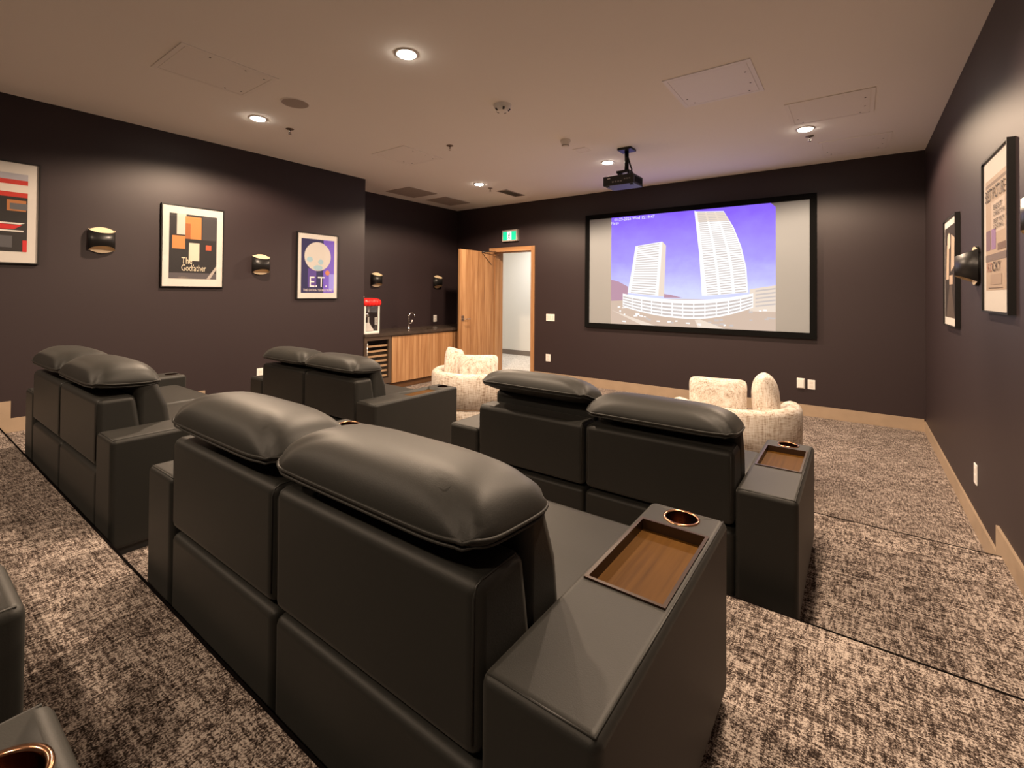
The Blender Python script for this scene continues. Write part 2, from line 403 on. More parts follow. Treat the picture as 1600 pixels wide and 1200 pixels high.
TX0, TX1, TY0, TY1 = 0.018, 0.197, 0.335, 0.678     # tray opening in the arm top
CUPX, CUPY, CUPR = 0.1075, 0.745, 0.043
AZ = 0.49
def make_arm(par, x0, tray, inner):
    a = box('arm', x0, x0+AW, 0.0, D, 0.03, AZ, LEATHER, par, 0.020, 4)
    cutters = [cylinder_cutter(x0+CUPX, CUPY, CUPR, AZ-0.075, AZ+0.05)]
    if tray:
        cutters.append(box('cutter', x0+TX0+0.004, x0+TX1-0.004, TY0+0.004, TY1-0.004, AZ-0.035, AZ+0.05, BLACK))
    cut(a, cutters)
    # cup holder: rim, wall, bottom
    ch = lathe('cup_holder', [(0, AZ-0.072), (CUPR-0.003, AZ-0.072), (CUPR-0.003, AZ+0.001)], x0+CUPX, CUPY, CUPIN, a, 36)
    lathe('cup_rim', [(CUPR-0.003, AZ-0.004), (CUPR-0.002, AZ+0.002), (CUPR+0.001, AZ+0.004), (CUPR+0.005, AZ+0.003), (CUPR+0.006, AZ-0.001)], x0+CUPX, CUPY, COPPER, ch, 36)
    if tray:
        t = boxes('tray', [(x0+TX0+0.005, x0+TX1-0.005, TY0+0.005, TY1-0.005, AZ-0.034, AZ-0.024)], TRAYM, a)
        e = 0.008
        bm = bmesh.new()
        for b in ((x0+TX0, x0+TX0+e, TY0, TY1), (x0+TX1-e, x0+TX1, TY0, TY1), (x0+TX0+e, x0+TX1-e, TY0, TY0+e), (x0+TX0+e, x0+TX1-e, TY1-e, TY1)):
            add_box(bm, *b, AZ-0.026, AZ+0.004)
        bm_obj(bm, 'tray_rim', TRAYF, t)
    # stitched seam just inside the top edges
    i = 0.011; zt = AZ-0.0035
    tube('seam', [(x0+i, i, zt), (x0+AW-i, i, zt)], 0.0022, SEAM, a, 6)
    so = x0+AW-i if inner < 0 else x0+i
    tube('seam', [(so, i, zt), (so, D-i, zt)], 0.0022, SEAM, a, 6)
    if inner:
        xi = x0+AW if inner > 0 else x0
        b = lathe('recline_button', [(0, 0.004), (0.020, 0.004), (0.024, 0.0), (0.024, -0.004)], 0, 0, BLACK, a, 24)
        b.rotation_euler = (0, math.radians(90)*inner, 0); b.location = (xi, 0.60, 0.445)
    return a
def make_sofa(name, seats=2, raised=None):
    root = empty(name)
    n = len(range(seats)); Wt = seats*SW+2*AW
    make_arm(root, 0.0, False, +1)
    make_arm(root, Wt-AW, True, -1)
    g = 0.003
    box('base', 0.02, Wt-0.02, 0.03, D-0.04, 0.0, 0.05, BLACK, root)
    for s in range(seats):
        x0 = AW+s*SW+g; x1 = AW+(s+1)*SW-g; xc = (x0+x1)/2
        prism_x('lower_panel', [(0.002, 0.035), (0.002, 0.316), (0.25, 0.316), (0.25, 0.035)], x0, x1, LEATHER, root, 0.022, 3)
        up = prism_x('back_panel', [(0.0, 0.332), (0.0, 0.628), (0.142, 0.628), (0.19, 0.332)], x0, x1, LEATHER, root, 0.026, 4)
        for xx in (x0+0.012, x1-0.012):
            tube('seam', [(xx, 0.004, 0.36), (xx, 0.004, 0.60), (xx, 0.012, 0.617), (xx, 0.024, 0.624), (xx, 0.12, 0.624)], 0.0026, SEAM, up, 6)
        seat = prism_x('seat_cushion', [(0.16, 0.20), (0.16, 0.415), (0.50, 0.432), (0.74, 0.432), (0.765, 0.40), (0.765, 0.20)], x0, x1, LEATHER, root, 0.030, 4)
        prism_x('footrest', [(0.60, 0.06), (0.60, 0.205), (0.755, 0.205), (0.755, 0.06)], x0, x1, LEATHER, root, 0.015, 2)
        prism_x('seat_back', [(0.145, 0.36), (0.145, 0.69), (0.225, 0.69), (0.275, 0.56), (0.295, 0.42), (0.295, 0.36)], x0+0.004, x1-0.004, LEATHER, root, 0.032, 4)
        me, rim = pillow_mesh(0.330, 0.138, 0.094, 0.034, 34, 22, wr=0.007, corner=7.0, eu=5.0, ev=2.8)
        hr = link(me, 'headrest', LEATHER, root, True)
        hr.location = (xc, 0.118, 0.683); hr.rotation_euler = (math.radians(-4), 0, 0)
        tube('piping', rim, 0.0040, LEATHER, hr, 6, True)
        tube('piping', [(p[0]*0.985, p[1]*0.97, p[2]-0.013) for p in rim], 0.0030, LEATHER, hr, 6, True)
        if raised == s:
            hr.location = (xc, 0.135, 0.722); hr.rotation_euler = (math.radians(-16), 0, 0)
            box('headrest_neck', x0+0.03, x1-0.03, 0.16, 0.20, 0.62, 0.73, LEATHER, root, 0.012, 2)
    return root
proto = make_sofa('recliner_sofa')
GR = 'dark leather recliner sofas'
proto.location = (-0.285-W, 0.60, 2*ST)
tag(proto, 'largest charcoal leather recliner sofa in the foreground with brown tray in its right arm', 'sofa', GR)
dup(proto, (-2.47-W, 0.60, 2*ST), 0, 'charcoal leather recliner sofa beside the left wall, left of the large foreground sofa')
dup(proto, (-3.475-W/2, 2.02, ST), 0, 'charcoal leather recliner sofa in front row before the wine fridge')
s4 = make_sofa('recliner_sofa', 2, 0); s4.location = (-0.17-W, 2.02, ST)
tag(s4, 'charcoal leather recliner sofa in front row with one tilted headrest, facing the screen', 'sofa', GR)
dup(proto, (-1.035-W, -0.655, 3*ST), 0, 'charcoal leather recliner sofa cut off at the lower left edge, upper of two arm corners')
s6 = make_sofa('recliner_armchair', 1); s6.location = (-0.785, -0.67, 3*ST)
tag(s6, 'charcoal leather recliner seat cut off at the lower left corner, only an arm corner showing', 'recliner')

# ================================================================ ROUND CHAIRS
def make_round_chair(loc, face, label):
    """face: direction (angle) the open front looks at"""
    root = empty('round_swivel_chair', loc, face)
    tag(root, label, 'armchair', 'cream round chairs before the screen')
    R0 = 0.465
    # plinth
    lathe('base', [(0, 0.0), (R0-0.03, 0.0), (R0-0.015, 0.015), (R0-0.006, 0.05), (R0-0.004, 0.20), (R0-0.012, 0.232), (0, 0.235)], 0, 0, LINEN, root, 56)
    lathe('base_seam', [(R0-0.012, 0.228), (R0+0.003, 0.236), (R0-0.012, 0.246)], 0, 0, mat('linen_seam', (0.35, 0.24, 0.15), 0.9) if 'linen_seam' not in MATS else MATS['linen_seam'], root, 56)
    # shell, open to +x
    bm = bmesh.new(); n = 60; a0, a1 = math.radians(62), math.radians(298); rings = []
    for i in range(n+1):
        t = i/n; a = a0+(a1-a0)*t
        e = min(t, 1-t)/0.16; k = 1 if e >= 1 else (math.sin(e*math.pi/2))**0.8
        top = 0.40+0.18*k; th = 0.115*(0.75+0.25*k)
        prof = [(R0-th, 0.24), (R0-th, top-0.05)]
        for q in range(7):
            b = math.pi*q/6
            prof.append((R0-th/2-th/2*math.cos(b), top-0.045+0.045*math.sin(b)))
        prof += [(R0+0.002, top-0.12), (R0, 0.24)]
        rings.append([bm.verts.new((r*math.cos(a), r*math.sin(a), z)) for r, z in prof])
    m_ = len(rings[0])
    for i in range(n):
        for k in range(m_): bm.faces.new((rings[i][k], rings[i+1][k], rings[i+1][(k+1) % m_], rings[i][(k+1) % m_]))
    bm.faces.new(rings[0]); bm.faces.new(rings[-1][::-1])
    bmesh.ops.subdivide_edges(bm, edges=[], cuts=0)
    bm_obj(bm, 'back_shell', LINEN, root, True)
    lathe('seat_cushion', [(0, 0.24), (R0-0.125, 0.24), (R0-0.12, 0.30), (R0-0.13, 0.355), (R0-0.17, 0.385), (0, 0.395)], 0, 0, LINEN, root, 48)
    # the seat's front lip between the shell ends
    bm = bmesh.new(); add_lathe(bm, [(R0-0.14, 0.24), (R0-0.005, 0.24), (R0-0.003, 0.31), (R0-0.03, 0.365), (R0-0.14, 0.385)], 0, 0, 24, math.radians(-62), math.radians(62))
    bm_obj(bm, 'seat_front', LINEN, root, True)
    return root
CL, CR = (-3.30, 3.87, 0.0), (-0.78, 4.02, 0.0)
make_round_chair(CL, math.radians(62), 'cream linen round swivel chair near the open wooden door')
make_round_chair(CR, math.radians(118), 'cream linen round swivel chair near the right wall under the screen')
def cushion(pos, hw, hh, th, rz, lean, label, rollx=0.0):
    me, rim = pillow_mesh(hw, hh, th, th, 22, 20, pinch=0.45, corner=7.0, eu=2.8, ev=2.8)
    # stand it up: local x = width, local y -> up, local z -> thickness
    o = link(me, 'cushion', LINEN, None, True)
    o.matrix_world = Matrix.Translation(pos) @ Matrix.Rotation(rz, 4, 'Z') @ Matrix.Rotation(rollx, 4, 'Y') @ Matrix.Rotation(math.radians(90)-lean, 4, 'X')
    tag(o, label, 'cushion', 'cream cushions on the round chairs')
    return o
cushion((-3.15, 3.745, 0.568), 0.205, 0.18, 0.07, math.radians(38), math.radians(10), 'wide cream linen cushion on the round chair near the door')
cushion((-3.475, 3.735, 0.60), 0.165, 0.195, 0.075, math.radians(100), math.radians(8), 'pointed cream linen cushion at left on the round chair near the door', math.radians(14))
cushion((-0.862, 3.870, 0.568), 0.212, 0.18, 0.075, math.radians(11), math.radians(10), 'wide cream linen cushion on the round chair near the right wall')
cushion((-0.548, 3.992, 0.594), 0.160, 0.20, 0.095, math.radians(98), math.radians(4), 'narrow-looking cream linen cushion at right on the round chair near the right wall')

# ================================================================ PROJECTION SCREEN
sc = empty('projection_screen', (0, YS, 0))
tag(sc, 'large wall-mounted projection screen with black frame showing two white towers', 'screen')
SX0, SX1, SZ0, SZ1 = -3.224, -0.430, 0.957, 2.493
FW = 0.069; yf = -0.045
boxes('frame', [(SX0-FW, SX0, yf, 0, SZ0-FW, SZ1+FW), (SX1, SX1+FW, yf, 0, SZ0-FW, SZ1+FW), (SX0, SX1, yf, 0, SZ0-FW, SZ0), (SX0, SX1, yf, 0, SZ1, SZ1+FW)], VELVET, sc)
box('screen_surface', SX0, SX1, -0.036, -0.002, SZ0, SZ1, SCREENW, sc)
def em(name, col, s=1.0):
    return mat('projected_'+name, (0.02, 0.02, 0.02), 0.9, emit=col, es=s, spec=0.0)
def sky_mat():
    mt, nt, b = newmat('projected_sky')
    tc = nt.nodes.new('ShaderNodeTexCoord').outputs['Object']
    sp = nt.nodes.new('ShaderNodeSeparateXYZ'); nt.links.new(tc, sp.inputs[0])
    f = math_(nt, 'DIVIDE', math_(nt, 'SUBTRACT', sp.outputs['Z'], SZ0+0.40), SZ1-SZ0-0.40)
    n = noise(nt, tc, 3.0, 1, 4.5, 4, 0.6)
    f = math_(nt, 'ADD', f, math_(nt, 'MULTIPLY', math_(nt, 'SUBTRACT', n, 0.5), 0.35))
    c = ramp(nt, f, [(0.0, (0.62, 0.66, 1.0)), (0.45, (0.36, 0.30, 1.0)), (1.0, (0.23, 0.11, 0.92))])
    b.inputs['Base Color'].default_value = (0.02, 0.02, 0.02, 1)
    nt.links.new(c, b.inputs['Emission Color']); b.inputs['Emission Strength'].default_value = 1.0
    b.inputs['Specular IOR Level'].default_value = 0.0
    return mt
def pic(name, polys, mt, lay):
    bm = bmesh.new(); y = -0.036-0.0006*lay
    for p in polys:
        vs_ = [bm.verts.new((SX0+(SX1-SX0)*s, y, SZ0+(SZ1-SZ0)*t)) for s, t in p]
        bm.faces.new(vs_)
    me = bpy.data.meshes.new(name); bm.to_mesh(me); bm.free()
    return link(me, name, mt, sc)
E_W, E_G, E_B = em('white', (0.95, 0.93, 0.93)), em('grey', (0.56, 0.50, 0.48)), em('beige', (0.60, 0.46, 0.37))
E_S, E_M, E_K = em('stone', (0.78, 0.66, 0.56)), em('mauve', (0.46, 0.27, 0.36)), em('brown', (0.26, 0.19, 0.17))
pic('picture_sky', [[(0.125, 0.2), (0.125, 1.0), (0.858, 1.0), (0.877, 0.965), (0.878, 0.2)]], sky_mat(), 1)
pic('picture_ground', [[(0.125, 0.0), (0.125, 0.24), (0.878, 0.24), (0.878, 0.0)]], E_B, 2)
pic('picture_hill', [[(0.125, 0.416), (0.167, 0.396), (0.217, 0.349), (0.217, 0.225), (0.125, 0.215)]], E_M, 3)
pic('picture_hill', [[(0.40, 0.285), (0.434, 0.276), (0.49, 0.25), (0.40, 0.25)]], E_M, 3)
pic('picture_far_houses', [[(0.777, 0.327), (0.823, 0.34), (0.878, 0.357), (0.878, 0.15), (0.777, 0.15)]], E_S, 3)
def lerp(a, b, t): return (a[0]+(b[0]-a[0])*t, a[1]+(b[1]-a[1])*t)
def along(pl, t):
    n = len(pl)-1; k = min(int(t*n), n-1); return lerp(pl[k], pl[k+1], t*n-k)
def tower(name, left, right, floors, lay, bays):
    pic(name, [left+right[::-1]], E_W, lay)
    bars = []
    for i in range(floors):
        t0, t1 = (i+0.45)/floors, (i+0.80)/floors
        for k in range(bays):
            a, b = (k+0.10)/bays, (k+0.90)/bays
            bars.append([lerp(along(left, t0), along(right, t0), a), lerp(along(left, t0), along(right, t0), b), lerp(along(left, t1), along(right, t1), b), lerp(along(left, t1), along(right, t1), a)])
    pic(name+'_floors', bars, E_G, lay+1)
tower('picture_low_tower', [(0.256, 0.719), (0.238, 0.51), (0.216, 0.29)], [(0.392, 0.747), (0.384, 0.51), (0.373, 0.265)], 21, 5, 1)
pic('picture_low_tower_side', [[(0.392, 0.747), (0.41, 0.711), (0.401, 0.26), (0.373, 0.265)]], E_S, 5)
tower('picture_tall_tower', [(0.553, 0.986), (0.562, 0.83), (0.572, 0.66), (0.583, 0.46), (0.595, 0.27)], [(0.67, 0.970), (0.712, 0.83), (0.743, 0.672), (0.764, 0.50), (0.771, 0.30)], 38, 5, 3)
pic('picture_tall_tower_crown', [[(0.554, 0.978), (0.671, 0.962), (0.696, 0.885), (0.559, 0.895)]], E_S, 5.5)
pic('picture_tall_tower_side', [[(0.542, 0.993), (0.553, 0.986), (0.572, 0.66), (0.595, 0.27), (0.577, 0.27), (0.564, 0.632)]], E_W, 5)
SS = [0.19+0.601*k/24 for k in range(25)]
PT = [(q, 0.233+(0.48 if q < 0.52 else 0.83)*(q-0.52)**2) for q in SS]
PB = [(q, 0.072+(0.85 if q < 0.52 else 1.48)*(q-0.52)**2) for q in SS]
pic('picture_podium', [[PT[i], PT[i+1], PB[i+1], PB[i]] for i in range(24)], E_W, 7)
bars = []
for r in range(4):
    for k in range(12):
        a0, a1 = (k+0.05)/12, (k+0.95)/12; t0, t1 = 0.20+r*0.2, 0.30+r*0.2
        q = lambda a, t: lerp(along(PT, a), along(PB, a), t)
        bars.append([q(a0, t0), q(a1, t0), q(a1, t1), q(a0, t1)])
pic('picture_podium_openings', bars, E_G, 8)
rr = random.Random(3)
cars, dark = [], []
for k in range(34):
    s = rr.uniform(0.14, 0.86); tmax = along(PB, min(1, max(0, (s-0.19)/0.6)))[1] if 0.19 < s < 0.79 else 0.2
    t = rr.uniform(0.02, max(0.03, tmax-0.03)); ww = rr.uniform(0.008, 0.022); hh = rr.uniform(0.008, 0.02)
    (cars if k % 2 else dark).append([(s, t), (s+ww, t+rr.uniform(-.006, .006)), (s+ww, t+hh), (s, t+hh)])
pic('picture_cars', cars, E_W, 4); pic('picture_shadows', dark, E_G, 3)
pic('picture_road', [[(0.126, 0.13), (0.16, 0.11), (0.36, 0.0), (0.29, 0.0)]], E_S, 4)
pic('picture_road', [[(0.545, 0.065), (0.57, 0.07), (0.68, 0.0), (0.56, 0.0)]], E_S, 4)
hb = []
for r in range(5):
    y0 = 0.185+r*0.03
    hb.append([(0.80, y0), (0.877, y0+0.02), (0.877, y0+0.032), (0.80, y0+0.012)])
pic('picture_far_windows', hb, E_G, 4)
def scrM(s, t, lay): 
    return Matrix.Translation((SX0+(SX1-SX0)*s, -0.036-0.0006*lay, SZ0+(SZ1-SZ0)*t)) @ Matrix.Rotation(math.radians(90), 4, 'X')
text_obj('date_lettering', '01-29-2025 Wed 15:19:47', 0.59, 0.042, E_W, sc, scrM(0.142, 0.964, 10))
text_obj('name_lettering', 'Margo', 0.115, 0.048, E_W, sc, scrM(0.125, 0.928, 10))

# ================================================================ PROJECTOR
pj = empty('projector', (-1.93, 4.65, 0))
tag(pj, 'black projector hanging from the ceiling on a short pole', 'projector')
box('ceiling_plate', -0.075, 0.075, -0.075, 0.075, H-0.025, H, BLACKM, pj, 0.006, 2)
tube('pole', [(0, 0, H-0.02), (0, 0, 2.66)], 0.022, BLACKM, pj, 14)
box('bracket', -0.09, 0.05, -0.06, 0.06, 2.64, 2.668, BLACKM, pj, 0.005, 2)
boxes('bracket_leg', [(-0.08, -0.065, -0.05, 0.05, 2.60, 2.645), (0.03, 0.045, -0.05, 0.05, 2.60, 2.645)], BLACKM, pj)
tube('cable', [(0.02, -0.01, 2.80), (0.05, -0.03, 2.72), (0.08, -0.06, 2.66), (0.085, -0.10, 2.60), (0.07, -0.145, 2.575)], 0.008, BLACK, pj, 8)
bd = box('body', -0.20, 0.13, -0.14, 0.12, 2.502, 2.602, BLACK, pj, 0.008, 3)
boxes('port', [(-0.10+k*0.03, -0.10+k*0.03+0.018, -0.1415, -0.139, 2.53, 2.545) for k in range(4)]+[(0.03+k*0.025, 0.03+k*0.025+0.015, -0.1415, -0.139, 2.55, 2.56) for k in range(3)], mat('port_grey', (0.25, 0.24, 0.23), 0.4), bd)
box('rating_label', -0.15, -0.12, -0.1415, -0.139, 2.57, 2.58, WHITE, bd)
for fx in (-0.18, 0.08): box('foot', fx, fx+0.03, -0.11, -0.08, 2.494, 2.502, BLACK, bd)
boxes('vent_slots', [(0.1295, 0.1315, -0.10+k*0.022, -0.09+k*0.022, 2.525, 2.58) for k in range(9)], VELVET, bd)
ln = lathe('lens', [(0, 0.03), (0.028, 0.03), (0.034, 0.024), (0.034, -0.01)], 0, 0, BLACKM, bd, 24)
ln.rotation_euler = (math.radians(-90), 0, 0); ln.location = (-0.03, 0.12, 2.552)

# ================================================================ POSTERS
def side_matrix(wall, y, z):
    """local x = to the right seen from the room, local y = up, local z = out of the wall"""
    if wall == 'L': ax, ay, az, x = Vector((0, 1, 0)), Vector((0, 0, 1)), Vector((1, 0, 0)), XL
    elif wall == 'A': ax, ay, az, x = Vector((0, 1, 0)), Vector((0, 0, 1)), Vector((1, 0, 0)), XA
    elif wall == 'R': ax, ay, az, x = Vector((0, -1, 0)), Vector((0, 0, 1)), Vector((-1, 0, 0)), XR
    M = Matrix.Identity(4)
    for i in range(3): M[i][0], M[i][1], M[i][2] = ax[i], ay[i], az[i]
    M[0][3], M[1][3], M[2][3] = x, y, z
    return M
PC = {}
def pm(c, name=None):
    if c not in PC: PC[c] = mat('print_ink_%d' % len(PC), c, 0.6)
    return PC[c]
def make_poster(wall, yc, zc, w_, h_, mw, mh, polys, texts, label, edge=BLACKM, matcol=MATB, dep=0.028):
    r = empty('framed_poster'); r.matrix_world = side_matrix(wall, yc, zc)
    tag(r, label, 'poster', 'framed posters on the side walls')
    a, b, e = w_/2, h_/2, 0.010
    boxes('frame', [(-a, -a+e, -b, b, 0, dep), (a-e, a, -b, b, 0, dep), (-a+e, a-e, -b, -b+e, 0, dep), (-a+e, a-e, b-e, b, 0, dep)], edge, r)
    mb = box('mat_board', -a+e, a-e, -b+e, b-e, 0.001, dep-0.010, matcol, r)
    # printed sheet: flat coloured areas
    bm = bmesh.new(); mats = []; pw, ph = a-mw, b-mh
    for k, (col, pl) in enumerate(polys):
        mt = pm(col)
        if mt not in mats: mats.append(mt)
        f = bm.faces.new([bm.verts.new((-pw+2*pw*s, -ph+2*ph*t, dep-0.0095+0.00018*k)) for s, t in pl])
        f.material_index = mats.index(mt)
    me = bpy.data.meshes.new('print'); bm.to_mesh(me); bm.free()
    pr = link(me, 'print', mats, r)
    for (s, x, y, w2, h2, col) in texts:
        text_obj('lettering', s, w2*2*pw, h2*2*ph, pm(col), pr, Matrix.Translation((-pw+2*pw*x, -ph+2*ph*y, dep-0.0060)))
    g = box('glass', -a+e, a-e, -b+e, b-e, dep-0.0045, dep-0.0025, GLASS, r)
    return r
def ell(cx, cy, rx, ry, n=20, a0=0, a1=360):
    return [(cx+rx*math.cos(math.radians(a0+(a1-a0)*i/n)), cy+ry*math.sin(math.radians(a0+(a1-a0)*i/n))) for i in range(n)]
FULL = [(0, 0), (1, 0), (1, 1), (0, 1)]
def rect(x0, y0, x1, y1): return [(x0, y0), (x1, y0), (x1, y1), (x0, y1)]
PWd, PHt = 0.545, 0.80
# plain colour-field stand-ins for the printed pictures
amber, dk, cr = (0.62, 0.24, 0.07), (0.014, 0.012, 0.014), (0.75, 0.66, 0.50)
make_poster('L', 1.904, 1.815, PWd, PHt, 0.065, 0.085,
    [(dk, FULL), ((0.62, 0.56, 0.50), rect(0.15, 0.68, 0.34, 1.0)), ((0.05, 0.045, 0.05), rect(0.68, 0.62, 1, 1)), (amber, rect(0.32, 0.62, 0.66, 0.97)), ((0.38, 0.12, 0.03), rect(0.32, 0.62, 0.43, 0.86)),
     (amber, rect(0.06, 0.46, 0.32, 0.66)), ((0.70, 0.62, 0.50), rect(0.40, 0.28, 0.62, 0.56)), ((0.6, 0.10, 0.04), rect(0.76, 0.46, 0.88, 0.54)), ((0.09, 0.08, 0.09), rect(0, 0, 1, 0.09)), ((0.45, 0.40, 0.36), [(0.78, 0.0), (0.86, 0.0), (1.0, 0.16), (1.0, 0.22)])],
    [('The', 0.25, 0.23, 0.22, 0.10, cr), ('Godfather', 0.25, 0.12, 0.52, 0.10, cr)],
    'framed poster with black and amber colour blocks between two sconces on the left wall')
vio, nav = (0.16, 0.09, 0.62), (0.02, 0.02, 0.10)
make_poster('L', 3.242, 1.694, PWd, PHt, 0.055, 0.075,
    [(nav, FULL), (vio, rect(0.66, 0, 1, 1)), ((0.10, 0.06, 0.32), rect(0.2, 0.1, 0.45, 0.45)), ((0.30, 0.28, 0.85), rect(0.84, 0.05, 1, 0.36)), ((0.62, 0.60, 0.58), ell(0.49, 0.68, 0.40, 0.27, 32)), ((0.36, 0.55, 0.66), ell(0.25, 0.62, 0.09, 0.05, 14)), ((0.36, 0.55, 0.66), ell(0.58, 0.58, 0.08, 0.05, 14)), ((0.36, 0.55, 0.66), ell(0.50, 0.47, 0.14, 0.05, 14)),
     ((0.55, 0.20, 0.08), ell(0.79, 0.38, 0.07, 0.05, 12))],
    [('E.T.', 0.25, 0.11, 0.52, 0.19, (0.85, 0.82, 0.86)), ('THE EXTRA-TERRESTRIAL', 0.06, 0.03, 0.88, 0.045, (0.80, 0.72, 0.70))],
    'framed blue and violet poster with pale disc, nearest the counter on the left wall')
make_poster('L', 0.54, 1.98, PWd, PHt, 0.07, 0.095,
    [((0.02, 0.018, 0.018), FULL), ((0.42, 0.42, 0.48), rect(0, 0.86, 1, 1)), ((0.55, 0.03, 0.02), rect(0, 0.70, 1, 0.92)), ((0.72, 0.66, 0.60), rect(0.5, 0.76, 1, 0.86)), ((0.55, 0.25, 0.08), rect(0.28, 0.66, 0.56, 0.90)), ((0.02, 0.018, 0.018), rect(0.25, 0.84, 0.58, 0.95)), ((0.45, 0.18, 0.06), rect(0.72, 0.52, 0.98, 0.66)), ((0.12, 0.12, 0.13), rect(0.76, 0.54, 1.0, 0.62)),
     ((0.80, 0.76, 0.72), rect(0.1, 0.255, 0.95, 0.275)), ((0.80, 0.76, 0.72), [(0.60, 0.37), (0.97, 0.37), (0.90, 0.35), (0.60, 0.35)]), ((0.62, 0.02, 0.02), [(0.62, 0.285), (0.82, 0.285), (0.93, 0.345), (0.62, 0.345)]), ((0.62, 0.02, 0.02), rect(0.94, 0.0, 1, 0.15)), ((0.10, 0.10, 0.11), rect(0.1, 0.05, 0.8, 0.2))],
    [('UN', 0.36, 0.285, 0.23, 0.07, (0.85, 0.82, 0.80))],
    'framed red and black poster cut off at the left edge of the room')
tanp, ink = (0.50, 0.39, 0.30), (0.035, 0.028, 0.026)
make_poster('R', 3.285, 1.702, PWd, PHt, 0.062, 0.115,
    [(tanp, FULL), ((0.24, 0.18, 0.14), rect(0, 0.93, 1, 0.96)), ((0.62, 0.52, 0.44), rect(0.30, 0.50, 0.95, 0.78)), ((0.22, 0.14, 0.18), rect(0.02, 0.36, 0.25, 0.54)), ((0.32, 0.20, 0.38), rect(0.30, 0.36, 0.52, 0.54)), ((0.20, 0.13, 0.10), rect(0.60, 0.34, 0.98, 0.40)), ((0.22, 0.17, 0.15), rect(0.0, 0.26, 1, 0.32)), ((0.42, 0.32, 0.25), rect(0.25, 0.05, 0.8, 0.14)), ((0.20, 0.15, 0.12), rect(0.15, 0.018, 0.85, 0.024))],
    [('BEST PICTURE', 0.03, 0.80, 0.94, 0.11, ink), ('BEST', 0.45, 0.70, 0.4, 0.045, ink), ('DIRECTOR', 0.45, 0.645, 0.5, 0.04, ink), ('BEST FILM', 0.45, 0.58, 0.48, 0.04, ink), ('EDITING', 0.45, 0.53, 0.45, 0.04, ink), ('RO', 0.10, 0.165, 0.25, 0.085, (0.42, 0.20, 0.15)), ('CKY', 0.37, 0.165, 0.40, 0.085, ink)],
    'tall tan framed poster with black capital lettering at the right edge, nearest the viewer', BLACKM, MATB)
make_poster('R', 4.672, 1.567, PWd, PHt, 0.025, 0.065,
    [((0.035, 0.026, 0.022), FULL), ((0.58, 0.45, 0.34), [(0.10, 0.42), (0.36, 0.42), (0.40, 0.82), (0.20, 0.80)]), ((0.70, 0.58, 0.46), ell(0.38, 0.84, 0.14, 0.09, 16)), ((0.58, 0.45, 0.34), [(0.55, 0.50), (0.85, 0.55), (0.88, 0.85), (0.60, 0.90)]), ((0.55, 0.42, 0.32), rect(0.42, 0.36, 0.72, 0.46)), ((0.10, 0.075, 0.06), [(0.12, 0.0), (0.9, 0.0), (0.62, 0.36), (0.45, 0.36)])],
    [], 'dark sepia framed poster half hidden behind the sconce on the right wall')

# ================================================================ SCONCES
def sconce_proto():
    r = empty('wall_sconce')
    hw, hp, hc, dp = 0.090, 0.094, 0.056, 0.088
    n = 24
    # oval back plate
    bm = bmesh.new()
    ring = [(0.082*math.cos(2*math.pi*i/40), 0.118*math.sin(2*math.pi*i/40)) for i in range(40)]
    a = [bm.verts.new((x, y, 0.0)) for x, y in ring]; b = [bm.verts.new((x, y, 0.014)) for x, y in ring]
    bm.faces.new(a[::-1]); bm.faces.new(b)
    for i in range(40): bm.faces.new((a[i], a[(i+1) % 40], b[(i+1) % 40], b[i]))
    bm_obj(bm, 'back_plate', BLACKM, r)
    # curved band: tall at the sides, narrow in front
    def band(name, inset, mt, z0):
        bm = bmesh.new(); top, bot = [], []
        for i in range(n+1):
            t = -1+2*i/n; ang = t*math.pi/2
            x = (hw-inset)*math.sin(ang); z = z0+(dp-inset)*max(0, math.cos(ang))**0.8
            hgt = hc+(hp-hc)*(1-max(0, math.cos(ang))**0.8)
            top.append((x, hgt, z)); bot.append((x, -hgt, z))
        return top, bot
    t1, b1 = band('o', 0.0, BLACKM, 0.014); t2, b2 = band('i', 0.003, CREAM, 0.014)
    bm = bmesh.new()
    T1 = [bm.verts.new(p) for p in t1]; B1 = [bm.verts.new(p) for p in b1]; T2 = [bm.verts.new(p) for p in t2]; B2 = [bm.verts.new(p) for p in b2]
    for i in range(n):
        f = bm.faces.new((B1[i], B1[i+1], T1[i+1], T1[i])); f.material_index = 0; f.smooth = True
        f = bm.faces.new((T2[i], T2[i+1], B2[i+1], B2[i])); f.material_index = 1; f.smooth = True
        bm.faces.new((T1[i], T1[i+1], T2[i+1], T2[i])).material_index = 1
        bm.faces.new((B2[i], B2[i+1], B1[i+1], B1[i])).material_index = 1
    me = bpy.data.meshes.new('shade'); bm.to_mesh(me); bm.free(); me.update()
    sh = link(me, 'shade', [BLACKM, CREAM], r)
    # cream reflector behind the band, bowed towards the room
    bm = bmesh.new(); g = []
    for j in range(13):
        sv = -1+2*j/12; row = []
        for i in range(11):
            t = -1+2*i/10
            row.append(bm.verts.new((0.085*t, (0.088+0.024*(1-t*t))*sv, 0.0145+0.004*(1-t*t))))
        g.append(row)
    for j in range(12):
        for i in range(10): bm.faces.new((g[j][i], g[j][i+1], g[j+1][i+1], g[j+1][i])).smooth = True
    bm_obj(bm, 'reflector', CREAM, r, True)
    return r
sp = sconce_proto()
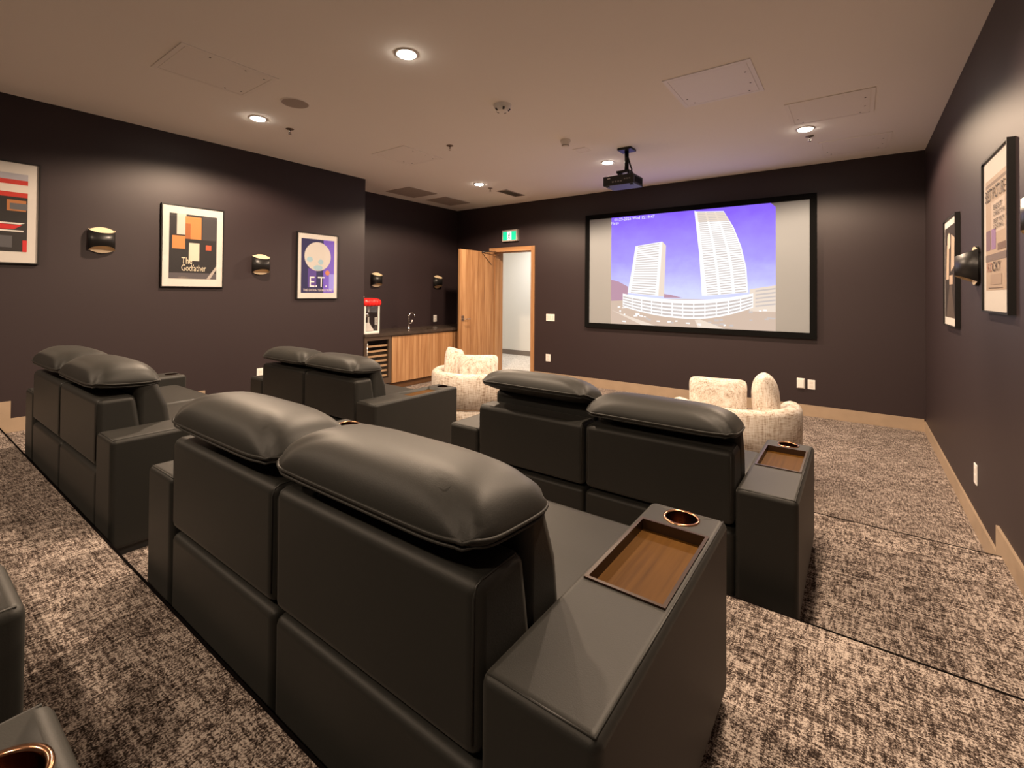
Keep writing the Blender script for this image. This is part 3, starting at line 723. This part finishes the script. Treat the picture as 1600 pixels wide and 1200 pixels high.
SC = [('L', 1.20, 1.815, 'black curved wall sconce between red poster and amber poster, left wall'),
      ('L', 2.555, 1.678, 'black curved wall sconce between amber poster and blue violet poster, left wall'),
      ('A', 4.60, 1.575, 'small black curved sconce above the popcorn machine in the alcove'),
      ('A', 5.90, 1.575, 'small black curved sconce above the outlet in the alcove, beside the open door'),
      ('R', 3.82, 1.565, 'black curved wall sconce between the two posters on the right wall'),
      ('R', 2.41, 1.675, 'black curved wall sconce cut off at the right edge of the room')]
for i, (wl, y, z, lb) in enumerate(SC):
    o = sp if i == 0 else dup(sp, (0, 0, 0), 0)
    o.matrix_world = side_matrix(wl, y, z)
    tag(o, lb, 'sconce', 'black curved wall sconces')

# ================================================================ CEILING FITTINGS
def downlight(x, y, label, k=1.0):
    r = empty('downlight', (x, y, H))
    tag(r, label, 'ceiling light', 'recessed ceiling downlights')
    lathe('trim_ring', [(0.056, 0.0), (0.056, -0.005), (0.062, -0.008), (0.074, -0.004), (0.076, 0.0)], 0, 0, WHITE, r, 36)
    lathe('lens', [(0, -0.016), (0.030, -0.0155), (0.048, -0.0145), (0.055, -0.011), (0.057, -0.003)], 0, 0, LENS, r, 36)
    ld = bpy.data.lights.new('downlight_lamp', 'SPOT'); ld.energy = LAMP_W*k; ld.color = LAMP_COL
    ld.spot_size = math.radians(158); ld.spot_blend = 0.27; ld.shadow_soft_size = 0.05
    lo_ = bpy.data.objects.new('lamp', ld); COL.objects.link(lo_); lo_.parent = r; lo_.location = (0, 0, -0.06)
    return r
DL = [(-2.305, 2.0, 'lit recessed downlight nearest the viewer, at the top edge'), (-4.23, 2.0, 'lit recessed downlight near the left wall beside the round ceiling speaker'),
      (-4.23, 5.0, 'lit recessed downlight in front of the alcove near the door'), (-2.305, 5.0, 'lit recessed downlight just left of the projector'),
      (-0.37, 5.0, 'lit recessed downlight at right beside the square ceiling panels')]
for a in DL: downlight(*a)
for x, y, lb, k in ((-0.37, 2.0, 'near the right wall above the front sofa', 1.0), (-0.37, -1.0, 'added for light near the right wall above the rearmost seats', 0.4),
                    (-2.305, -1.0, 'added for light in the middle above the rearmost seats', 0.4), (-4.23, -1.0, 'added for light near the left wall above the rearmost seats', 0.4)):  # the dim rear row is added out of view to light the rear
    downlight(x, y, 'recessed downlight outside the picture, '+lb, k)
def panel(x0, x1, y0, y1, label, mt=PANEL, cat='access panel'):
    r = empty('access_panel', ((x0+x1)/2, (y0+y1)/2, H)); tag(r, label, cat, 'square ceiling access panels')
    a, b = (x1-x0)/2, (y1-y0)/2; e = 0.028
    boxes('frame', [(-a, a, -b, -b+e, -0.006, 0), (-a, a, b-e, b, -0.006, 0), (-a, -a+e, -b+e, b-e, -0.006, 0), (a-e, a, -b+e, b-e, -0.006, 0)], mt, r)
    dr = box('panel_door', -a+e+0.003, a-e-0.003, -b+e+0.003, b-e-0.003, -0.0055, 0, mt, r)
    for (sx, sy) in ((-a+0.09, b-0.06), (a-0.09, b-0.06), (-a+0.06, b-0.16), (a-0.06, -b+0.18), (a-0.06, b-0.2)):
        lathe('screw', [(0, -0.0065), (0.006, -0.0065), (0.007, -0.005)], sx, sy, BLACKM, dr, 10)
    return r
panel(-1.113, -0.545, 3.306, 3.88, 'bright white square access panel in the ceiling above the front sofa', PANELW)
panel(-0.462, 0.118, 4.276, 4.85, 'ceiling coloured square access panel beside the right downlight')
panel(-0.303, 0.272, 5.53, 6.10, 'ceiling coloured square access panel nearest the screen wall at right')
panel(-3.85, -3.32, 1.11, 1.71, 'ceiling coloured square access panel at the top left')
panel(-4.282, -3.762, 3.24, 3.80, 'ceiling coloured square access panel between speaker and alcove')
def return_grille(x0, x1, y0, y1, label):
    r = empty('return_air_grille', ((x0+x1)/2, (y0+y1)/2, H)); tag(r, label, 'vent', 'square taupe ceiling grilles')
    a, b = (x1-x0)/2, (y1-y0)/2; e = 0.02
    boxes('frame', [(-a, a, -b, -b+e, -0.007, 0), (-a, a, b-e, b, -0.007, 0), (-a, -a+e, -b+e, b-e, -0.007, 0), (a-e, a, -b+e, b-e, -0.007, 0)], GRILLE, r)
    box('mesh_face', -a+e, a-e, -b+e, b-e, -0.004, 0, GRILLE, r)
return_grille(-5.69, -5.165, 4.565, 5.115, 'square taupe ceiling grille above the counter, farther from the door')
return_grille(-5.67, -5.22, 5.36, 5.94, 'square taupe ceiling grille above the counter, nearer the door')
v = empty('linear_vent', (-4.207, 5.715, H)); tag(v, 'narrow slatted ceiling vent near the exit sign', 'vent')
boxes('frame', [(-0.092, 0.092, -0.235, -0.22, -0.008, 0), (-0.092, 0.092, 0.22, 0.235, -0.008, 0), (-0.092, -0.078, -0.22, 0.22, -0.008, 0), (0.078, 0.092, -0.22, 0.22, -0.008, 0)], GRILLE, v)
for k in range(7):
    box('slat', -0.074+k*0.0225, -0.074+k*0.0225+0.013, -0.22, 0.22, -0.006, 0, BRONZE, v)
p = empty('ceiling_speaker', (-3.645, 2.012, H)); tag(p, 'round taupe ceiling speaker grille', 'speaker')
lathe('speaker_rim', [(0.100, -0.004), (0.108, -0.006), (0.114, 0.0)], 0, 0, PANEL, p, 44)
lathe('speaker_mesh', [(0, -0.006), (0.06, -0.006), (0.101, -0.004)], 0, 0, GRILLE, p, 44)
def sprinkler(x, y, label):
    r = empty('sprinkler', (x, y, H)); tag(r, label, 'sprinkler', 'ceiling sprinklers')
    lathe('escutcheon', [(0, -0.008), (0.02, -0.008), (0.034, -0.003), (0.036, 0)], 0, 0, BRONZE, r, 20)
    tube('stem', [(0, 0, -0.005), (0, 0, -0.035)], 0.007, STEEL, r, 8)
    boxes('yoke', [(-0.012, -0.009, -0.002, 0.002, -0.045, -0.02), (0.009, 0.012, -0.002, 0.002, -0.045, -0.02)], STEEL, r)
    lathe('deflector', [(0, -0.047), (0.014, -0.047), (0.014, -0.044), (0, -0.044)], 0, 0, STEEL, r, 14)
sprinkler(-4.264, 2.306, 'small ceiling sprinkler beside the left downlight')
sprinkler(-3.376, 3.519, 'small ceiling sprinkler in the middle of the ceiling')
sprinkler(-4.261, 5.283, 'small ceiling sprinkler beside the narrow vent')
sprinkler(-0.356, 5.263, 'small ceiling sprinkler below the right downlight')
s = empty('smoke_detector', (-2.30, 3.0, H)); tag(s, 'round white smoke detector with dark slots, nearer the viewer', 'smoke detector')
lathe('housing', [(0, -0.052), (0.035, -0.052), (0.052, -0.045), (0.066, -0.022), (0.072, -0.006), (0.072, 0.0)], 0, 0, WHITE, s, 36)
for k in range(5):
    a = 2*math.pi*k/5+0.5
    b = box('slot', -0.012, 0.012, -0.008, 0.008, -0.004, 0.004, BLACK, s, 0.002, 2)
    b.location = (0.054*math.cos(a), 0.054*math.sin(a), -0.042); b.rotation_euler = (0, 0.7, 0); b.rotation_euler = (0.0, math.radians(-40), a)
s = empty('heat_detector', (-2.312, 4.04, H)); tag(s, 'small beige cup-shaped detector on the ceiling, nearer the projector', 'detector')
lathe('base', [(0.05, 0), (0.052, -0.02), (0.048, -0.028), (0, -0.028)], 0, 0, PANEL, s, 30)
lathe('sensor', [(0.044, -0.028), (0.036, -0.055), (0.03, -0.062)], 0, 0, PANEL, s, 30)
lathe('sensor_opening', [(0.036, -0.05), (0.0365, -0.058), (0.031, -0.0585)], 0, 0, BRONZE, s, 30)
lathe('sensor_cap', [(0.03, -0.060), (0.02, -0.067), (0, -0.068)], 0, 0, PANEL, s, 30)
s = empty('ceiling_plate', (-2.33, 4.42, H)); tag(s, 'small flush square plate in the ceiling beside the cup-shaped detector', 'plate')
boxes('rim', [(-0.075, 0.075, -0.075, -0.068, -0.004, 0), (-0.075, 0.075, 0.068, 0.075, -0.004, 0), (-0.075, -0.068, -0.068, 0.068, -0.004, 0), (0.068, 0.075, -0.068, 0.068, -0.004, 0)], PANEL, s)
box('cover', -0.066, 0.066, -0.066, 0.066, -0.003, 0, PANEL, s)

# ================================================================ FRONT WALL FITTINGS
ex = empty('exit_sign', (0, YS, 0)); tag(ex, 'lit green exit sign with running figure above the door', 'exit sign')
ex0, ex1, ez0, ez1 = -4.86, -4.545, 2.262, 2.452
boxes('housing', [(ex0, ex1, -0.055, 0, ez0, ez1)], mat('sign_grey', (0.42, 0.38, 0.36), 0.4), ex)
i_ = 0.018
box('green_face', ex0+i_, ex1-i_-0.01, -0.0565, -0.055, ez0+i_, ez1-i_-0.012, EXITG, ex)
box('white_face', ex0+0.105, ex0+0.195, -0.0575, -0.0565, ez0+i_, ez1-i_-0.012, EXITW, ex)
def figure():
    bm = bmesh.new(); cx, cz = ex0+0.15, ez0+0.085; y = -0.058
    def quad(p, q, w):
        d_ = Vector((q[0]-p[0], q[1]-p[1])); d_.normalize(); n_ = Vector((-d_.y, d_.x))*w/2
        bm.faces.new([bm.verts.new((cx+a, y, cz+b)) for a, b in ((p[0]+n_.x, p[1]+n_.y), (p[0]-n_.x, p[1]-n_.y), (q[0]-n_.x, q[1]-n_.y), (q[0]+n_.x, q[1]+n_.y))])
    quad((0.0, 0.03), (-0.006, -0.008), 0.02); quad((-0.006, -0.008), (0.014, -0.03), 0.011); quad((0.014, -0.03), (0.010, -0.055), 0.010)
    quad((-0.006, -0.008), (-0.016, -0.034), 0.011); quad((-0.016, -0.034), (-0.034, -0.042), 0.010)
    quad((0.002, 0.026), (0.024, 0.010), 0.008); quad((-0.002, 0.026), (-0.026, 0.012), 0.008)
    bm.faces.new([bm.verts.new((cx+0.004+0.011*math.cos(k*math.pi/6), y, cz+0.047+0.011*math.sin(k*math.pi/6))) for k in range(12)])
    bm_obj(bm, 'running_figure', BLACK, ex)
figure()
def wall_plate(M, w_, h_, label, kind='outlet', cat='outlet'):
    r = empty('wall_'+kind); r.matrix_world = M; tag(r, label, cat)
    box('plate', -w_/2, w_/2, -h_/2, h_/2, 0, 0.008, WHITE, r, 0.003, 2)
    if kind == 'outlet':
        for s_ in (-1, 1):
            box('socket', -0.017, 0.017, s_*0.021-0.015, s_*0.021+0.015, 0.008, 0.0095, MATB, r, 0.0006, 1)
    elif kind == 'switch':
        for k in range(3):
            box('rocker', -0.058+k*0.046-0.0+0.0, -0.058+k*0.046+0.026, -0.032, 0.032, 0.008, 0.012, MATB, r, 0.001, 1)
    else:
        box('cover', -w_/2+0.008, w_/2-0.008, -h_/2+0.008, h_/2-0.008, 0.008, 0.03, WHITE, r, 0.006, 2)
    return r
def frontM(x, z):
    return Matrix(((1, 0, 0, x), (0, 0, -1, YS), (0, 1, 0, z), (0, 0, 0, 1)))
wall_plate(frontM(-3.922, 1.004), 0.155, 0.112, 'wide white light switch plate between door and screen', 'switch', 'switch')
wall_plate(frontM(-3.957, 0.364), 0.088, 0.116, 'white wall outlet low between the door and the screen')
wall_plate(frontM(-0.518, 0.368), 0.082, 0.118, 'raised white box on the front wall behind the right round chair', 'box', 'wall box')
wall_plate(frontM(-0.415, 0.364), 0.074, 0.108, 'flat white outlet on the front wall beside the raised white box')
wall_plate(side_matrix('R', 3.885, 0.336), 0.075, 0.118, 'white outlet low on the right wall')
wall_plate(side_matrix('L', 2.575, 0.475), 0.075, 0.118, 'white outlet low on the left wall behind the front left sofa')
wall_plate(side_matrix('A', 5.87, 0.935), 0.075, 0.118, 'white outlet above the counter beside the open door')
wall_plate(side_matrix('A', 4.625, 0.94), 0.075, 0.118, 'white outlet above the counter behind the popcorn machine')

# ================================================================ COUNTER IN THE ALCOVE
XC = -5.285                      # front of the worktop
ZC = 0.815
SKX0, SKX1, SKY0, SKY1 = -5.66, -5.40, 5.02, 5.40
ct = boxes('worktop', [(XA+0.002, SKX0, YJ+0.005, YS-0.004, ZC-0.04, ZC), (SKX1, XC, YJ+0.005, YS-0.004, ZC-0.04, ZC), (SKX0, SKX1, YJ+0.005, SKY0, ZC-0.04, ZC), (SKX0, SKX1, SKY1, YS-0.004, ZC-0.04, ZC)], COUNTER)
tag(ct, 'dark stone worktop along the alcove wall', 'countertop')
cb = empty('sink_cabinet', (0, 0, 0)); tag(cb, 'honey wood base cabinet under the dark worktop beside the wine fridge', 'cabinet')
XF = XC-0.02
boxes('carcass', [(XA+0.003, XF-0.02, 4.40, 4.42, 0.10, ZC-0.042), (XA+0.003, XF-0.02, YS-0.025, YS-0.005, 0.10, ZC-0.042), (XA+0.003, XF-0.02, 4.42, YS-0.025, 0.10, 0.12), (XA+0.003, XA+0.02, 4.42, YS-0.025, 0.12, ZC-0.042)], WOODK, cb)
ys = [4.40, 5.115, 5.83, YS-0.006]
for k in range(3): box('door', XF-0.02, XF, ys[k]+0.0015, ys[k+1]-0.0015, 0.10, ZC-0.062, WOOD, cb, 0.001, 1)
box('kick_board', XA+0.05, XF-0.06, 4.40, YS-0.005, 0.0, 0.10, WOODK, cb)
box('filler_rail', XF-0.02, XF-0.004, 4.40, YS-0.006, ZC-0.060, ZC-0.042, BRONZE, cb)
sk = empty('undermount_sink', (0, 0, 0)); tag(sk, 'small undermount sink set in the dark worktop', 'sink')
boxes('basin', [(SKX0, SKX1, SKY0, SKY1, ZC-0.20, ZC-0.19), (SKX0-0.006, SKX0, SKY0, SKY1, ZC-0.20, ZC-0.042), (SKX1, SKX1+0.006, SKY0, SKY1, ZC-0.20, ZC-0.042), (SKX0, SKX1, SKY0-0.006, SKY0, ZC-0.20, ZC-0.042), (SKX0, SKX1, SKY1, SKY1+0.006, ZC-0.20, ZC-0.042)], BRONZE, sk)
lathe('drain', [(0, ZC-0.187), (0.03, ZC-0.187), (0.035, ZC-0.19)], (SKX0+SKX1)/2, (SKY0+SKY1)/2, STEEL, sk, 20)
fc = empty('faucet', (-5.56, 4.93, ZC)); tag(fc, 'tall chrome gooseneck faucet on the dark worktop', 'faucet')
lathe('faucet_base', [(0, 0.0), (0.026, 0.0), (0.026, 0.012), (0.016, 0.03), (0.014, 0.06), (0, 0.06)], 0, 0, STEEL, fc, 20)
neck = [(0, 0, 0.05), (0, 0, 0.20)]+[(0.0, 0.055-0.055*math.cos(a), 0.20+0.05*math.sin(a)) for a in [math.pi*k/10 for k in range(1, 8)]]+[(0, 0.112, 0.215), (0, 0.114, 0.195)]
tube('neck', neck, 0.0095, STEEL, fc, 10)
tube('spout', [(0, 0.110, 0.232), (0, 0.116, 0.185)], 0.013, STEEL, fc, 10)
tube('lever', [(0, 0.012, 0.095), (0, 0.06, 0.095), (0, 0.064, 0.10), (0, 0.064, 0.15)], 0.006, STEEL, fc, 8)
# wine fridge
wf = empty('wine_fridge', (0, 0, 0)); tag(wf, 'undercounter wine fridge with glass door and wooden shelves', 'fridge')
y0, y1, z0, z1 = YJ+0.01, 4.385, 0.02, ZC-0.045
boxes('cabinet', [(XA+0.003, XF-0.06, y0, y0+0.02, z0, z1), (XA+0.003, XF-0.06, y1-0.02, y1, z0, z1), (XA+0.003, XF-0.06, y0+0.02, y1-0.02, z0, z0+0.10), (XA+0.003, XF-0.06, y0+0.02, y1-0.02, z1-0.02, z1), (XA+0.003, XA+0.03, y0+0.02, y1-0.02, z0, z1)], BLACK, wf)
fe = 0.045
df = boxes('door_frame', [(XF-0.045, XF, y0, y0+fe, 0.11, z1), (XF-0.045, XF, y1-fe, y1, 0.11, z1), (XF-0.045, XF, y0+fe, y1-fe, z1-fe, z1), (XF-0.045, XF, y0+fe, y1-fe, 0.11, 0.11+fe+0.03)], BRONZE, wf)
box('door_glass', XF-0.024, XF-0.018, y0+fe, y1-fe, 0.11+fe, z1-fe, DGLASS, df)
tube('door_handle', [(XF+0.0, y0+0.022, 0.22), (XF+0.03, y0+0.022, 0.22), (XF+0.03, y0+0.022, 0.70), (XF, y0+0.022, 0.70)], 0.007, STEEL, df, 8)
for k in range(7):
    z = 0.215+k*0.070
    s_ = box('shelf', XF-0.40, XF-0.055, y0+0.025, y1-0.025, z, z+0.006, BLACKM, wf)
    box('shelf_front', XF-0.055, XF-0.030, y0+0.03, y1-0.045, z-0.006, z+0.018, SHELFW, s_)
box('toe_grille', XF-0.05, XF-0.03, y0, y1, 0.02, 0.10, BLACK, wf)
# popcorn machine
pc = empty('popcorn_machine', (-5.46, 4.075, ZC)); tag(pc, 'popcorn machine with red scalloped top and glass case on the worktop', 'popcorn machine')
a = 0.125
box('base', -a, a, -a, a, 0.0, 0.035, WHITE, pc, 0.006, 2)
box('floor_pan', -a+0.01, a-0.01, -a+0.01, a-0.01, 0.035, 0.042, STEEL, pc)
for sx in (-1, 1):
    for sy in (-1, 1):
        box('post', sx*a-0.011*(sx+1), sx*a-0.011*(sx-1), sy*a-0.011*(sy+1), sy*a-0.011*(sy-1), 0.035, 0.385, WHITE, pc)
for k, b in enumerate(((a-0.008, a-0.005, -a+0.022, a-0.022), (-a+0.005, -a+0.008, -a+0.022, a-0.022), (-a+0.022, a-0.022, a-0.008, a-0.005), (-a+0.022, a-0.022, -a+0.005, -a+0.008))):
    box('pane', *b, 0.045, 0.38, CGLASS, pc)
lathe('kettle', [(0, 0.225), (0.05, 0.225), (0.058, 0.24), (0.058, 0.285), (0.05, 0.29), (0, 0.30)], 0.0, -0.02, STEEL, pc, 24)
tube('kettle_rod', [(0, -0.02, 0.29), (0, -0.02, 0.39)], 0.012, STEEL, pc, 10)
pan_ = prism_x('chute', [(-0.10, 0.04), (0.06, 0.04), (-0.02, 0.15), (-0.10, 0.15)], -0.09, 0.09, WHITE, pc)
bm = bmesh.new(); n = 72; rows = []
for (zz, rr_, amp) in ((0.385, 0.130, 0.0), (0.375, 0.150, 0.012), (0.395, 0.172, 0.014), (0.43, 0.178, 0.014), (0.462, 0.165, 0.012), (0.482, 0.13, 0.008), (0.49, 0.0, 0.0)):
    row = []
    for k in range(n):
        an = 2*math.pi*k/n; sq = 1/max(abs(math.cos(an))**4+abs(math.sin(an))**4, 1e-6)**0.25
        row.append(bm.verts.new(((rr_*sq*0.88+amp*math.cos(an*16))*math.cos(an), (rr_*sq*0.88+amp*math.cos(an*16))*math.sin(an), zz)))
    rows.append(row)
for i in range(6):
    for k in range(n):
        bm.faces.new((rows[i][k], rows[i][(k+1) % n], rows[i+1][(k+1) % n], rows[i+1][k])).smooth = True
bmesh.ops.remove_doubles(bm, verts=bm.verts, dist=1e-5)
bm_obj(bm, 'canopy', RED, pc, True)
lathe('knob', [(0, 0.488), (0.012, 0.49), (0.018, 0.505), (0.012, 0.522), (0, 0.526)], 0.04, -0.09, WHITE, pc, 16)
tube('power_cord', [(-0.02, a, 0.03), (-0.03, a+0.04, 0.02), (-0.10, a+0.06, 0.03), (-0.30, a+0.08, 0.06), (-0.465, a+0.14, 0.09)], 0.006, BLACK, pc, 8)

# ================================================================ HALLWAY LAMP
hl = empty('hallway_ceiling_light', (-5.3, 7.7, 2.7)); tag(hl, 'white hallway ceiling light beyond the open door, out of view', 'ceiling light')
lathe('lens', [(0, -0.03), (0.14, -0.03), (0.16, -0.02)], 0, 0, mat('hall_lens', (0.9, 0.9, 0.9), 0.5, emit=(1, 0.95, 0.88), es=3.0), hl, 30)
lathe('rim', [(0.16, -0.02), (0.175, -0.02), (0.18, 0.0)], 0, 0, WHITE, hl, 30)
ld = bpy.data.lights.new('hall_lamp', 'AREA'); ld.shape = 'DISK'; ld.size = 0.3; ld.energy = HALL_W; ld.color = (1.0, 0.95, 0.89)
lo_ = bpy.data.objects.new('lamp', ld); COL.objects.link(lo_); lo_.parent = hl; lo_.location = (0, 0, -0.045)
